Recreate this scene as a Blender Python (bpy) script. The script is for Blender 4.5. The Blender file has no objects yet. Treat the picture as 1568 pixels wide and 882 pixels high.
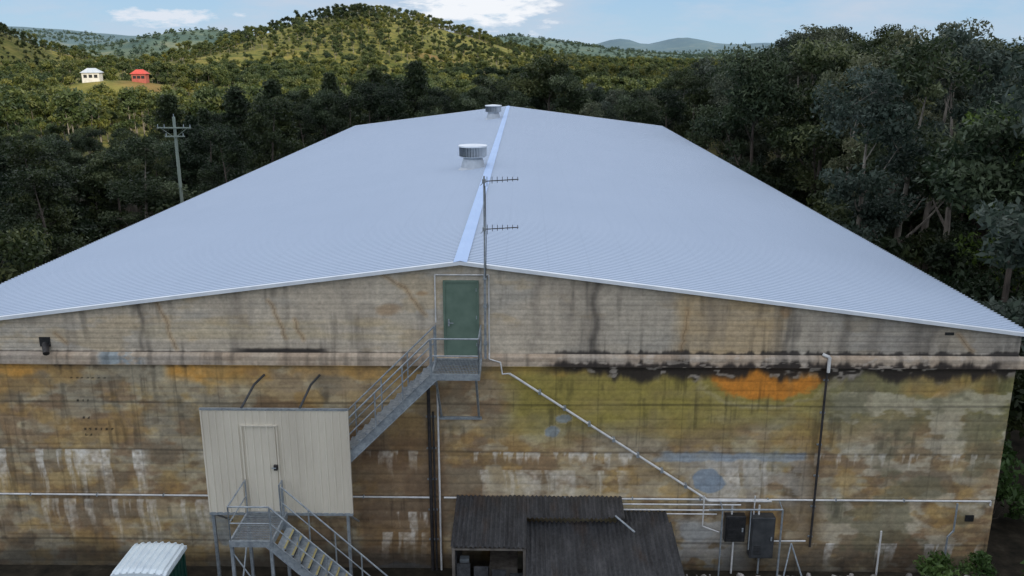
import bpy, math, random
import numpy as np
from mathutils import Vector, Matrix
rad=math.radians
random.seed(7)
scene=bpy.context.scene
COL=scene.collection

# ------------------------------------------------------------------ node helpers
def new_mat(name):
    m=bpy.data.materials.new(name); m.use_nodes=True
    nt=m.node_tree; nt.nodes.clear()
    out=nt.nodes.new('ShaderNodeOutputMaterial')
    b=nt.nodes.new('ShaderNodeBsdfPrincipled')
    nt.links.new(b.outputs[0],out.inputs[0])
    return m,nt,b,out
def N(nt,t,**kw):
    n=nt.nodes.new(t)
    for k,v in kw.items(): setattr(n,k,v)
    return n
def L(nt,a,b): nt.links.new(a,b)
def noise(nt,vec,scale,detail=4,rough=.55):
    n=N(nt,'ShaderNodeTexNoise'); n.inputs['Scale'].default_value=scale
    n.inputs['Detail'].default_value=detail; n.inputs['Roughness'].default_value=rough
    if vec is not None: L(nt,vec,n.inputs['Vector'])
    return n.outputs['Fac']
def ramp(nt,fac,stops):
    r=N(nt,'ShaderNodeValToRGB'); e=r.color_ramp.elements
    while len(e)<len(stops): e.new(.5)
    for i,(p,c) in enumerate(stops):
        e[i].position=p; e[i].color=(c[0],c[1],c[2],1) if hasattr(c,'__len__') else (c,c,c,1)
    L(nt,fac,r.inputs[0]); return r.outputs[0]
def mix(nt,fac,a,b,mode='MIX'):
    m=N(nt,'ShaderNodeMixRGB',blend_type=mode)
    for i,x in ((0,fac),(1,a),(2,b)):
        if hasattr(x,'is_linked'): L(nt,x,m.inputs[i])
        elif i==0: m.inputs[0].default_value=x
        else: m.inputs[i].default_value=(x[0],x[1],x[2],1)
    return m.outputs[0]
def mapping(nt,vec,scale):
    m=N(nt,'ShaderNodeMapping'); m.inputs['Scale'].default_value=scale
    L(nt,vec,m.inputs['Vector']); return m.outputs[0]
def bump(nt,b,h,strength=.3,dist=.02):
    n=N(nt,'ShaderNodeBump'); n.inputs['Strength'].default_value=strength; n.inputs['Distance'].default_value=dist
    L(nt,h,n.inputs['Height']); L(nt,n.outputs[0],b.inputs['Normal'])
def simple(name,c1,c2,scale=6,rough=.6,metal=0,bmp=.15,stretch=(1,1,1)):
    m,nt,b,o=new_mat(name)
    tc=N(nt,'ShaderNodeTexCoord'); v=mapping(nt,tc.outputs['Object'],stretch)
    f=noise(nt,v,scale,5,.6)
    L(nt,ramp(nt,f,[(.35,c1),(.65,c2)]),b.inputs['Base Color'])
    b.inputs['Roughness'].default_value=rough; b.inputs['Metallic'].default_value=metal
    if bmp: bump(nt,b,f,bmp,.01)
    return m

# ------------------------------------------------------------------ mesh helpers
class MB:
    def __init__(s): s.v=[];s.f=[];s.m=[];s.mats=[];s.sm=[]
    def mi(s,mat):
        if mat not in s.mats: s.mats.append(mat)
        return s.mats.index(mat)
    def add(s,vs,fs,mat,smooth=False):
        o=len(s.v); s.v+= [tuple(p) for p in vs]; i=s.mi(mat)
        for f in fs: s.f.append(tuple(o+k for k in f)); s.m.append(i); s.sm.append(smooth)
    def box(s,x0,x1,y0,y1,z0,z1,mat):
        s.add([(x0,y0,z0),(x1,y0,z0),(x1,y1,z0),(x0,y1,z0),(x0,y0,z1),(x1,y0,z1),(x1,y1,z1),(x0,y1,z1)],
              [(0,3,2,1),(4,5,6,7),(0,1,5,4),(1,2,6,5),(2,3,7,6),(3,0,4,7)],mat)
    def tube(s,p0,p1,r0,mat,r1=None,n=8,caps=True):
        if r1 is None: r1=r0
        p0=Vector(p0);p1=Vector(p1);d=(p1-p0)
        if d.length<1e-6: return
        d.normalize(); a=Vector((0,0,1)) if abs(d.z)<.9 else Vector((1,0,0))
        u=d.cross(a).normalized(); w=d.cross(u)
        vs=[]
        for p,r in ((p0,r0),(p1,r1)):
            for k in range(n):
                t=2*math.pi*k/n; vs.append(p+u*math.cos(t)*r+w*math.sin(t)*r)
        fs=[(k,(k+1)%n,n+(k+1)%n,n+k) for k in range(n)]
        s.add(vs,fs,mat,True)
        if caps: s.add(vs,[tuple(range(n-1,-1,-1)),tuple(range(n,2*n))],mat)
    def path(s,pts,r,mat,n=8):
        for a,b in zip(pts[:-1],pts[1:]): s.tube(a,b,r,mat,n=n)
    def prism(s,prof,y0,y1,mat):   # profile in (x,z)
        n=len(prof); vs=[(x,y0,z) for x,z in prof]+[(x,y1,z) for x,z in prof]
        s.add(vs,[tuple(range(n)),tuple(range(2*n-1,n-1,-1))]+[(k,n+k,n+(k+1)%n,(k+1)%n) for k in range(n)],mat)
    def obj(s,name,parent=None,bevel=0):
        me=bpy.data.meshes.new(name); me.from_pydata(s.v,[],s.f)
        for m in s.mats: me.materials.append(m)
        me.polygons.foreach_set('material_index',s.m); me.polygons.foreach_set('use_smooth',s.sm); me.update()
        o=bpy.data.objects.new(name,me); COL.objects.link(o)
        if parent: o.parent=parent
        if bevel:
            b=o.modifiers.new('b','BEVEL'); b.width=bevel; b.segments=2; b.limit_method='ANGLE'
        return o
def empty(name):
    e=bpy.data.objects.new(name,None); COL.objects.link(e); return e

# ------------------------------------------------------------------ numpy noise
def vnoise(x,y,seed):
    T=np.random.RandomState(seed).rand(256,256)
    xi=np.floor(x).astype(int); yi=np.floor(y).astype(int); fx=x-xi; fy=y-yi
    fx=fx*fx*(3-2*fx); fy=fy*fy*(3-2*fy)
    a=T[xi&255,yi&255]; b=T[(xi+1)&255,yi&255]; c=T[xi&255,(yi+1)&255]; d=T[(xi+1)&255,(yi+1)&255]
    return (a*(1-fx)+b*fx)*(1-fy)+(c*(1-fx)+d*fx)*fy
def fbm(x,y,seed,o=4):
    s=0;a=.5;t=0
    for i in range(o):
        s=s+a*vnoise(x*2**i+i*17.3,y*2**i+i*9.1,seed+i); t+=a; a*=.55
    return s/t
def sstep(a,b,x):
    t=np.clip((x-a)/(b-a),0,1); return t*t*(3-2*t)
def srgb2lin(c):
    return np.where(c<=.04045,c/12.92,((c+.055)/1.055)**2.4)

# ------------------------------------------------------------------ camera
cd=bpy.data.cameras.new('camera'); cam=bpy.data.objects.new('camera',cd); COL.objects.link(cam)
cam.location=(1.78,-23.5,15.3); cam.rotation_euler=(rad(90-15.24),0,rad(.87))
cd.lens=30.77; cd.sensor_width=36; cd.clip_end=30000; cd.clip_start=.1
scene.camera=cam

# ------------------------------------------------------------------ sun + sky
SUN_AZ=35.0; SUN_EL=24.0   # sun stands behind the camera, to the right
sx,sy=math.sin(rad(SUN_AZ)),-math.cos(rad(SUN_AZ))
sd=Vector((sx*math.cos(rad(SUN_EL)),sy*math.cos(rad(SUN_EL)),math.sin(rad(SUN_EL))))
ld=bpy.data.lights.new('sun','SUN'); ld.energy=4.3; ld.angle=rad(.5); ld.color=(1,.90,.70)
lo=bpy.data.objects.new('sun',ld); COL.objects.link(lo); lo.rotation_euler=sd.to_track_quat('Z','Y').to_euler()
w=bpy.data.worlds.new('World'); scene.world=w; w.use_nodes=True
nt=w.node_tree; nt.nodes.clear()
wo=N(nt,'ShaderNodeOutputWorld'); bg=N(nt,'ShaderNodeBackground'); L(nt,bg.outputs[0],wo.inputs[0])
sky=N(nt,'ShaderNodeTexSky'); sky.sky_type='NISHITA'; sky.sun_disc=False
sky.sun_elevation=rad(SUN_EL); sky.sun_rotation=math.atan2(sx,sy)
sky.air_density=1.0; sky.dust_density=.3; sky.ozone_density=3.0
bg.inputs['Strength'].default_value=.15
tc=N(nt,'ShaderNodeTexCoord'); sp=N(nt,'ShaderNodeSeparateXYZ'); L(nt,tc.outputs['Generated'],sp.inputs[0])
def mapr(sock,a,b,c,d):
    q=N(nt,'ShaderNodeMapRange'); q.inputs[1].default_value=a; q.inputs[2].default_value=b; q.inputs[3].default_value=c; q.inputs[4].default_value=d
    L(nt,sock,q.inputs[0]); return q.outputs[0]
grad=ramp(nt,mapr(sp.outputs[2],0,.12,0,1),[(0,(2.75,4.0,5.2)),(1,(1.8,3.2,5.1))])
skyb=mix(nt,mapr(sp.outputs[2],.05,.6,.92,.25),sky.outputs[0],grad)
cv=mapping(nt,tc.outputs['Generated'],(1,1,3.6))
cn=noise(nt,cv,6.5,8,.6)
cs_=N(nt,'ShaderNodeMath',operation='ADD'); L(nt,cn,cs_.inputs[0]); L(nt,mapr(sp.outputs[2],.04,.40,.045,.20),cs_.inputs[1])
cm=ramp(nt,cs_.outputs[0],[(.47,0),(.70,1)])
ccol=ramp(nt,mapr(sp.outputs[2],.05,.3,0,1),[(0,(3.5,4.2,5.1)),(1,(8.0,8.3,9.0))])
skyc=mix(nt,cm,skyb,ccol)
def cumulus(skyc,d,sc,off,col,ns=26):
    dv=N(nt,'ShaderNodeVectorMath',operation='SUBTRACT'); L(nt,tc.outputs['Generated'],dv.inputs[0]); dv.inputs[1].default_value=d
    dm=mapping(nt,dv.outputs[0],sc); ln=N(nt,'ShaderNodeVectorMath',operation='LENGTH'); L(nt,dm,ln.inputs[0])
    nn=noise(nt,cv,ns,8,.62)
    ad=N(nt,'ShaderNodeMath',operation='MULTIPLY_ADD'); L(nt,nn,ad.inputs[0]); ad.inputs[1].default_value=-3.0; L(nt,ln.outputs['Value'],ad.inputs[2])
    ad2=N(nt,'ShaderNodeMath',operation='ADD'); L(nt,ad.outputs[0],ad2.inputs[0]); ad2.inputs[1].default_value=off
    return mix(nt,ramp(nt,ad2.outputs[0],[(0,1),(.55,0)]),skyc,col)
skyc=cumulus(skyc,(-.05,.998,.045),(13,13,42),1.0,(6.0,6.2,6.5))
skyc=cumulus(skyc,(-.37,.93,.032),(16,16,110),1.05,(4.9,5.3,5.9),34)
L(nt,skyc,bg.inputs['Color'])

# ------------------------------------------------------------------ materials
def vcol_mat(name,rough=.85,bs=.3):
    m,nt,b,o=new_mat(name)
    a=N(nt,'ShaderNodeAttribute',attribute_name='Col')
    tc=N(nt,'ShaderNodeTexCoord')
    f1=noise(nt,tc.outputs['Object'],14,6,.7)
    c=mix(nt,1,a.outputs['Color'],ramp(nt,f1,[(.3,.84),(.7,1.16)]),'MULTIPLY')
    L(nt,c,b.inputs['Base Color']); b.inputs['Roughness'].default_value=rough
    bump(nt,b,f1,bs,.02); return m
M_conc=vcol_mat('stained_concrete')
M_plain=simple('plain_concrete',(.16,.13,.10),(.27,.23,.18),1.5,.9,0,.4)
M_galv=simple('galvanised_steel',(.22,.25,.28),(.36,.40,.43),9,.45,.35,.05)
M_white=simple('white_pipe',(.50,.50,.50),(.68,.68,.67),5,.5,0,0)
M_dark=simple('dark_pipe',(.015,.015,.017),(.045,.04,.04),8,.5,0,.1)
M_black=simple('black_plastic',(.01,.011,.012),(.03,.03,.032),8,.4,0,0)
M_gcab=simple('grey_cabinet_paint',(.03,.033,.037),(.055,.058,.062),4,.5,0,0)
M_yellow=simple('yellow_nosing',(.30,.25,.10),(.42,.36,.16),20,.6,0,.1)
M_green=simple('green_door_paint',(.10,.155,.12),(.13,.19,.15),3,.45,0,.05)
M_clad=simple('cream_cladding',(.58,.53,.44),(.66,.61,.51),1.2,.5,0,.03,(1,1,.3))
M_trim=simple('white_trim',(.60,.65,.71),(.72,.76,.80),2,.4,0,0)
M_grnpl=simple('green_plastic',(.008,.045,.035),(.016,.065,.05),3,.35,0,.05)
M_toproof=simple('translucent_white_plastic',(.6,.68,.74),(.70,.78,.82),2,.35,0,.03)
M_wood=simple('weathered_wood',(.08,.07,.06),(.18,.16,.14),6,.8,0,.4,(1,1,.2))
def iron():
    m,nt,b,o=new_mat('old_corrugated_iron')
    tc=N(nt,'ShaderNodeTexCoord'); f=noise(nt,mapping(nt,tc.outputs['Object'],(2.4,.7,1)),1.3,6,.65)
    g=noise(nt,tc.outputs['Object'],12,5,.6); f2=noise(nt,mapping(nt,tc.outputs['Object'],(1.3,.35,1)),1.0,3,.6)
    c=ramp(nt,f,[(.3,(.022,.023,.027)),(.55,(.06,.064,.072)),(.72,(.13,.13,.14))])
    c=mix(nt,ramp(nt,f2,[(.56,0),(.68,.7)]),c,(.08,.05,.033))
    c=mix(nt,.35,c,ramp(nt,g,[(.35,(.012,.012,.014)),(.7,(.14,.14,.145))]))
    L(nt,c,b.inputs['Base Color']); b.inputs['Roughness'].default_value=.5; b.inputs['Metallic'].default_value=.3
    return m
M_iron=iron()
def roofm():
    m,nt,b,o=new_mat('white_steel_roofing')
    tc=N(nt,'ShaderNodeTexCoord'); sp=N(nt,'ShaderNodeSeparateXYZ'); L(nt,tc.outputs['Object'],sp.inputs[0])
    def lines(sock,per,wd,amt):
        a=N(nt,'ShaderNodeMath',operation='DIVIDE'); L(nt,sock,a.inputs[0]); a.inputs[1].default_value=per
        f=N(nt,'ShaderNodeMath',operation='FRACT'); L(nt,a.outputs[0],f.inputs[0])
        l=N(nt,'ShaderNodeMath',operation='LESS_THAN'); L(nt,f.outputs[0],l.inputs[0]); l.inputs[1].default_value=wd
        k=N(nt,'ShaderNodeMath',operation='MULTIPLY'); L(nt,l.outputs[0],k.inputs[0]); k.inputs[1].default_value=amt
        return k.outputs[0]
    f=noise(nt,mapping(nt,tc.outputs['Object'],(.15,.05,1)),1,3,.5)
    c=ramp(nt,f,[(.3,(.50,.585,.70)),(.7,(.53,.615,.725))])
    c=mix(nt,lines(sp.outputs[0],1.22,.035,.42),c,(.34,.40,.50))
    c=mix(nt,lines(sp.outputs[1],.80,.05,.08),c,(.34,.40,.50))
    L(nt,c,b.inputs['Base Color']); b.inputs['Roughness'].default_value=.45; b.inputs['Metallic'].default_value=.1
    return m
M_roof=roofm()
M_rib_shade=simple('roof_rib_shade',(.33,.40,.51),(.345,.415,.525),.3,.5,.1,0)  # darker tone on one rib flank, shading painted in to show the corrugation
M_ridge=simple('ridge_capping',(.36,.49,.72),(.40,.53,.76),1,.75,0,0)

# ------------------------------------------------------------------ warehouse
HW=15.7; LEN=68.5; APEX=9.60; SL=2.0/15.76
wh=empty('warehouse_building')
C=lambda r,g,b: np.array([r,g,b])/255.
def blend(col,m,c): 
    m=np.clip(m,0,1)[...,None]; return col*(1-m)+c*m
def crack(X,Z,pts,seed,wd=.02):
    r=random.Random(seed); d=np.full(X.shape,9.)
    P=[]
    for (a,b) in zip(pts[:-1],pts[1:]):
        n=max(2,int(math.dist(a,b)/.12))
        for k in range(n): P.append((a[0]+(b[0]-a[0])*k/n+r.uniform(-.04,.04),a[1]+(b[1]-a[1])*k/n))
    P.append(pts[-1])
    for (a,b) in zip(P[:-1],P[1:]):
        ax,az=a;bx,bz=b; L2=(bx-ax)**2+(bz-az)**2+1e-9
        t=np.clip(((X-ax)*(bx-ax)+(Z-az)*(bz-az))/L2,0,1)
        d=np.minimum(d,np.hypot(X-ax-t*(bx-ax),Z-az-t*(bz-az)))
    return 1-sstep(wd*.6,wd*1.6,d)
def wallcol(X,Z):
    n1=fbm(X*.45,Z*1.3,1,5); n2=fbm(X*1.4,Z*2.6,11,5); n3=fbm(X*.25+5,Z*.8,21,4)
    st=fbm(X*5.5,Z*.45,31,4); st2=fbm(X*1.8,Z*.3,41,4); fine=fbm(X*9,Z*9,51,3); hb=fbm(X*.35,Z*6.5,61,3)
    pt=fbm(X*.5+60,Z*.9+7,63,4); pt2=fbm(X*2.3+11,Z*3.1,65,5); p3=fbm(X*.8+70,Z*1.0+3,67,5)
    W=(X+.25*(fbm(X*1.5,Z*1.5,71)-.5)*2); ZZ=Z+.12*(fbm(X*2.2,Z*2.2,81)-.5)*2
    # ---- lower wall
    lo=np.ones(X.shape+(3,))*C(162,142,112)
    lo=blend(lo,sstep(.44,.60,n1)*.7,C(176,152,108))
    lo=blend(lo,sstep(.48,.62,n3)*.7,C(154,148,130))
    lo=blend(lo,sstep(.50,.64,n2)*.55,C(194,182,154))
    lo=blend(lo,sstep(.52,.62,fbm(X*.9+9,Z*1.7,91,5))*.65,C(132,104,76))
    lo=blend(lo,sstep(.56,.7,hb)*.3,C(188,166,122))
    lo=blend(lo,sstep(.53,.64,fbm(X*.7+31,Z*1.1,101,5))*.5,C(174,138,76))
    lo=blend(lo,sstep(.56,.64,pt2)*.35,C(114,96,74))
    lo=blend(lo,sstep(.50,.60,p3)*(1-sstep(3.6,4.3,ZZ))*.5,C(114,88,62))
    lo=blend(lo,sstep(.56,.64,p3)*.4,C(122,114,98))
    # ochre / olive zone right of door
    zo=sstep(.8,1.8,W)*(1-sstep(10.2,10.5,X))*sstep(3.9,5.5,ZZ+1.6*(n1-.5))
    lo=blend(lo,zo*.9*(.6+.8*n2),C(152,138,70))
    z2=sstep(10.3,10.6,X)*sstep(4.0,5.4,ZZ+1.0*(n1-.5))
    lo=blend(lo,z2*.85*(.5+n1),C(124,120,76))
    lo=blend(lo,sstep(10.3,11,X)*sstep(.48,.56,fbm(X*1.0,Z*2.0,111,5))*.65*(1-sstep(5.8,6.2,Z)),C(190,182,162))
    lo=blend(lo,sstep(10.3,11,X)*sstep(.54,.62,fbm(X*.8+20,Z*1.1,113,5))*.6,C(112,108,84))
    lo=blend(lo,sstep(-.7,-.2,W)*(1-sstep(9.5,10.3,W))*sstep(.53,.60,fbm(X*1.1+50,Z*1.6,115,5))*(1-sstep(3.9,4.6,ZZ))*.6,C(184,172,148))
    for (a,b,z,h,k) in ((-15.5,-11.9,6.42,.36,1.0),(-8.9,-5.2,6.42,.5,.9),(-5.2,-2,6.45,.34,.6),(-15.5,-13,5.7,.25,.6),(12.3,15.6,6.0,.4,.5),(1,8,6.5,.25,.4)):
        mm=sstep(a,a+.5,W)*(1-sstep(b-.6,b,W))*sstep(z-h,z-h*.2,ZZ+.5*(n2-.5))
        lo=blend(lo,mm*k*(.1+1.2*n2),C(206,152,74))
    e=((W-8.65)/1.80)**2+((6.5-ZZ)/1.0)**2+(fine-.5)*.35+(n2-.5)*.5
    lo=blend(lo,(1-sstep(.02,.25,np.abs(e-1.4)))*.4,C(190,178,148))
    lo=blend(lo,(1-sstep(.75,1.05,e))*.95,C(208,132,46))
    lo=blend(lo,sstep(-3.4,-3.0,W)*(1-sstep(-.75,-.4,W))*(1-sstep(4.2,5.6,ZZ))*.6*(.4+n1),C(112,86,64))
    lo=lo*(1-.22*sstep(.54,.72,st)*sstep(.50,.66,pt))[...,None]
    lo=blend(lo,sstep(.6,.78,st2)*.18,C(110,94,76))
    def drips(x0,x1,z0,ln,k,fr,seed,thr=.52):
        g=fbm(X*fr+.15*np.sin(Z*4),np.zeros_like(X)+seed,seed,4); g2=fbm(X*fr*1.3+40,np.zeros_like(X),seed+5,3)
        L_=ln*(.15+1.35*g2)
        fall=np.clip((z0-Z)/np.maximum(L_,.01),0,1)
        m=sstep(thr+.10*fall,thr+.05+.12*fall,g)*(1-fall**1.5)*(1-sstep(z0,z0+.03,Z))*sstep(x0,x0+.4,X)*(1-sstep(x1-.4,x1,X))
        return m*k*(.25+1.1*fine)
    for a in ((-15.7,-9.2,3.88,2.2,.9,3.6,3,.485),(-15.7,-6,2.25,2.0,.6,3.2,13,.52),(-3.2,-.8,3.9,.8,.65,5,23,.5),(-3.2,-.8,1.9,2.0,.75,4.5,25,.53),
              (-.6,5.6,3.88,.45,.85,5.2,33,.45),(.0,5.0,3.3,1.6,.5,3.2,43,.54),(6.6,9.2,3.8,2.4,.75,2.6,53,.46),(10.3,15.6,.95,1.1,1.0,4.2,63,.48),
              (-2.9,-1,1.2,1.2,.7,4.1,65,.5),(9.9,15.5,3.9,.6,.7,4.3,67,.49),(-8,-3.5,3.9,.5,.6,4.3,77,.5),(2,16,6.5,.35,.5,3.2,87,.58)):
        lo=blend(lo,drips(*a),C(220,214,204))
    cb=C(140,150,158)
    for (cx,cz,rx,rz,k) in ((7.25,3.02,.48,.40,.9),(2.92,4.95,.19,.14,.8),(2.62,4.55,.21,.17,.8),(-7.4,1.7,.3,1.0,.6),(6.9,1.3,.6,.35,.5),(-2,-.1,1,.3,.5)):
        e=((W-cx)/rx)**2+((ZZ-cz)/rz)**2
        lo=blend(lo,(1-sstep(.0,.35,np.abs(e-1.25)))*k*.5,C(196,186,170)); lo=blend(lo,(1-sstep(.85,1.05,e))*k,cb)
    lo=blend(lo,sstep(5.8,7,W)*(1-sstep(9.6,10.4,W))*(1-sstep(.6,1.1,np.abs(ZZ-3.1)))*sstep(.38,.5,n2)*.6,C(176,170,160))
    lo=blend(lo,sstep(6,6.5,W)*(1-sstep(8.3,9,W))*(1-sstep(1.6,1.9,Z))*sstep(.42,.5,fbm(X*1.2,Z*1.6,141,4))*.7,C(176,176,174))
    e=((W-7.25)/.48)**2+((ZZ-3.02)/.40)**2; lo=blend(lo,(1-sstep(.85,1.05,e))*.8,C(134,146,158))
    mm=sstep(5.6,5.8,W)*(1-sstep(9.9,10.1,W))*(1-sstep(.09,.17,np.abs(ZZ-3.78)))*(.5+.8*n2)
    lo=blend(lo,mm*.8,C(144,156,168))
    mo=sstep(1.9,3.2,X)*sstep(6.18,6.46,Z+.5*(fbm(X*3.5,Z*.8,151,4)-.5)+.6*(fbm(X*.6,Z*0+3,153,3)-.5))
    lo=blend(lo,mo*.93,C(42,36,32))
    lo=blend(lo,mo*sstep(.60,.68,fbm(X*3,Z*7,161,3))*.8,C(180,170,158))
    lo=blend(lo,(X<-.9)*sstep(6.46,6.60,Z+.25*(st-.5))*sstep(.35,.6,pt)*.55,C(62,52,44))
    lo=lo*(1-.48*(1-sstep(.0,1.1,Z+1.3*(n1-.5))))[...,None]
    for zj in (5.40,3.90,2.42,.92):
        lo=lo*(1-.32*(1-sstep(.012,.045,np.abs(Z+.015*np.sin(X*.7)-zj)))*(.3+1.0*n2))[...,None]
    bl=np.abs(((Z/.30)%1)-.5)*.30; lo=lo*(1-.09*(1-sstep(.01,.03,bl))*(hb>.48))[...,None]
    vl=np.abs(((X/1.22+.3)%1)-.5)*1.22; lo=lo*(1-.12*(1-sstep(.01,.03,vl))*(n3>.48))[...,None]
    for (xa,xb,zt) in ((-11.4,-10.3,6.15),(-11.3,-10.9,5.45),(-11.2,-10.2,4.55),(-11.2,-10.9,4.35),(-11.2,-10.9,4.9)):
        dx=((X-xa)%.16)-.08; m=(np.hypot(dx,Z-zt)<.035)&(X>xa)&(X<xb); lo[m]=lo[m]*.35
    # ---- upper gable
    up=np.ones(X.shape+(3,))*C(190,177,158)
    up=blend(up,sstep(.44,.6,n3)*.8,C(173,166,154))
    up=blend(up,sstep(.5,.64,n2)*.4,C(206,194,174))
    up=blend(up,sstep(.55,.68,fbm(X*.8+3,Z*1.9,171,5))*.4,C(188,164,126))
    up=blend(up,sstep(2,5,X)*.35,C(150,144,133))
    zr=sstep(5.8,6.4,W)*(1-sstep(8.6,9.4,W)); up=blend(up,zr*.4*(.4+n1),C(188,148,88))
    up=blend(up,sstep(9.5,12,X)*.3,C(134,129,124))
    up=blend(up,sstep(.56,.70,st2)*.22,C(124,117,109))
    up=up*(1-.13*sstep(.54,.7,st)*(.3+sstep(.45,.6,pt)))[...,None]
    for xc,wd_,k in ((3.75,.10,.7),(3.5,.5,.22),(-6.3,.3,.25),(-9.0,.2,.2),(-9.1,.06,.4),(10.75,.14,.45),(12.8,.3,.5),(13.2,.12,.45),(9.2,.2,.3),(2.1,.15,.3),(7.0,.1,.25),(11.6,.2,.3)):
        m=np.exp(-((X-xc-.06*np.sin(Z*5))/wd_)**2)*(.35+.9*st); up=blend(up,m*k,C(70,65,60))
    bl=np.abs(((Z/.295)%1)-.5)*.295; up=up*(1-.10*(1-sstep(.01,.03,bl))*(.4+n2))[...,None]
    up=blend(up,sstep(-6.8,-6,W)*(1-sstep(-4.2,-3.6,W))*sstep(.0,.1,7.13-Z+.06*(st-.5))*.9,C(30,27,26))
    up=blend(up,(X<-.9)*sstep(.0,.05,7.02-Z+.08*(st-.5))*sstep(.3,.55,pt)*.6,C(60,52,46))
    up=blend(up,sstep(1.6,3.2,W)*sstep(.0,.10,7.08-Z+.25*(st-.5))*.85,C(40,36,34))
    up=blend(up,sstep(-9.6,-8.6,W)*(1-sstep(-2.,-1,W))*sstep(.35,.6,fbm(X*.6,Z*2.6,181))*sstep(7.2,7.5,Z)*(1-sstep(7.8,8,Z))*.3,C(198,176,128))
    for (cx,cz,rx,rz) in ((-2,8.25,.42,.2),(-1.1,8.7,.2,.08),(9.0,8.2,.18,.22)):
        e=((W-cx)/rx)**2+((ZZ-cz)/rz)**2; up=blend(up,(1-sstep(.2,1.4,e))*.45,C(156,118,78))
    for i,(pts) in enumerate([[(-8.6,8.45),(-8.35,7.9),(-8.3,7.4),(-8.15,7.05)],[(-5.4,8.5),(-5.2,8.0),(-5.0,7.4)],[(-4.75,7.95),(-4.5,7.35)],[(6.35,8.3),(6.3,7.6),(6.2,7.1)],
                   [(-2.2,9.3),(-1.6,8.9),(-1.0,8.1)],[(-11.6,7.5),(-11.3,7.2)],[(13.9,7.6),(14.4,7.1)]]):
        up=blend(up,crack(X,Z,pts,i,.015)*.5,C(92,76,60)); up=blend(up,crack(X,Z,pts,i,.07)*.22,C(176,134,84))
    # ---- ring beam
    bm=np.ones(X.shape+(3,))*C(178,162,143)
    bm=blend(bm,sstep(.45,.62,n2)*.5,C(160,139,118)); bm=blend(bm,sstep(.5,.65,n3)*.5,C(162,154,145))
    bm=blend(bm,(1-sstep(.4,.8,np.abs(W+9.75)))*sstep(.4,.5,n2+.1)*.75,C(138,154,164))
    bm=blend(bm,sstep(1.8,3.0,W)*(1-sstep(15.0,15.3,W))*sstep(.0,.14,6.80-Z+.32*(st-.5))*.9,C(46,39,35))
    bm=blend(bm,sstep(1.8,3.0,W)*sstep(.60,.68,fbm(X*3.2,Z*8,191,3))*.75,C(182,170,156))
    bm=bm*(1-.18*sstep(.5,.7,st))[...,None]
    res=np.where((Z>6.955)[...,None],up,np.where((Z>6.60)[...,None],bm,lo))
    res=np.clip(res*(.90+.20*fine)[...,None],0,1)
    return srgb2lin(res)*1.0
def wall_patch(name,x0,x1,zb,zt,y,nx,nz,mat=M_conc,relief=.012,off=None):
    xs=np.linspace(x0,x1,nx+1); t=np.linspace(0,1,nz+1)
    X,T=np.meshgrid(xs,t); Zb=zb(X) if callable(zb) else zb; Zt=zt(X) if callable(zt) else zt
    Z=Zb+(Zt-Zb)*T
    Y=y+relief*(fbm(X*1.5,Z*4,7,4)-.5)*2+relief*.7*((1-sstep(.01,.04,np.abs(((Z/.30)%1)-.5)*.30)))
    if off is not None: Y=Y+off(X,Z)
    V=np.stack([X,Y,Z],-1).reshape(-1,3)
    i=np.arange((nx+1)*(nz+1)).reshape(nz+1,nx+1)
    F=np.stack([i[:-1,:-1],i[:-1,1:],i[1:,1:],i[1:,:-1]],-1).reshape(-1,4)
    me=bpy.data.meshes.new(name); me.vertices.add(len(V)); me.vertices.foreach_set('co',V.ravel())
    me.loops.add(F.size); me.loops.foreach_set('vertex_index',F.ravel().astype(np.int32))
    me.polygons.add(len(F)); me.polygons.foreach_set('loop_start',np.arange(0,F.size,4,dtype=np.int32))
    me.update(calc_edges=True); me.polygons.foreach_set('use_smooth',np.ones(len(F),bool))
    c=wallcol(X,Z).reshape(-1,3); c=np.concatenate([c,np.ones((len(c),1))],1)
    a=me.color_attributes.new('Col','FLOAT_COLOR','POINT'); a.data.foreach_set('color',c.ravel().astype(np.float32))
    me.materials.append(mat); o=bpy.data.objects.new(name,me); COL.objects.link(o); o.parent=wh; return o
ztop=lambda X: 9.56-SL*np.abs(X)
wall_patch('gable_wall',-HW,HW,6.94,ztop,0,900,70)
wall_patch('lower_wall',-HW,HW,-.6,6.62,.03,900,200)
wall_patch('ring_beam_face',-HW-.2,HW+.2,6.60,6.955,-.10,900,14,off=lambda X,Z: .1*sstep(6.88,6.955,Z))
b=MB()
b.box(-HW-.2,HW+.2,-.085,.35,6.605,6.87,M_plain)            # ring beam body
for sgn in (-1,1):
    x0,x1=(HW-.3,HW) if sgn>0 else (-HW,-HW+.3)
    b.box(x0,x1,.06,LEN,-.6,7.55,M_plain)
    b.box(HW if sgn>0 else -HW-.2,HW+.2 if sgn>0 else -HW,.36,LEN,6.6,6.95,M_plain)
b.prism([(-HW+.31,-.6),(HW-.31,-.6),(HW-.31,7.5),(0,9.5),(-HW+.31,7.5)],LEN-.3,LEN-.02,M_plain)
b.prism([(-HW+.31,-.6),(HW-.31,-.6),(HW-.31,7.5),(0,9.5),(-HW+.31,7.5)],.07,.3,M_plain)
b.obj('walls',wh)
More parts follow.
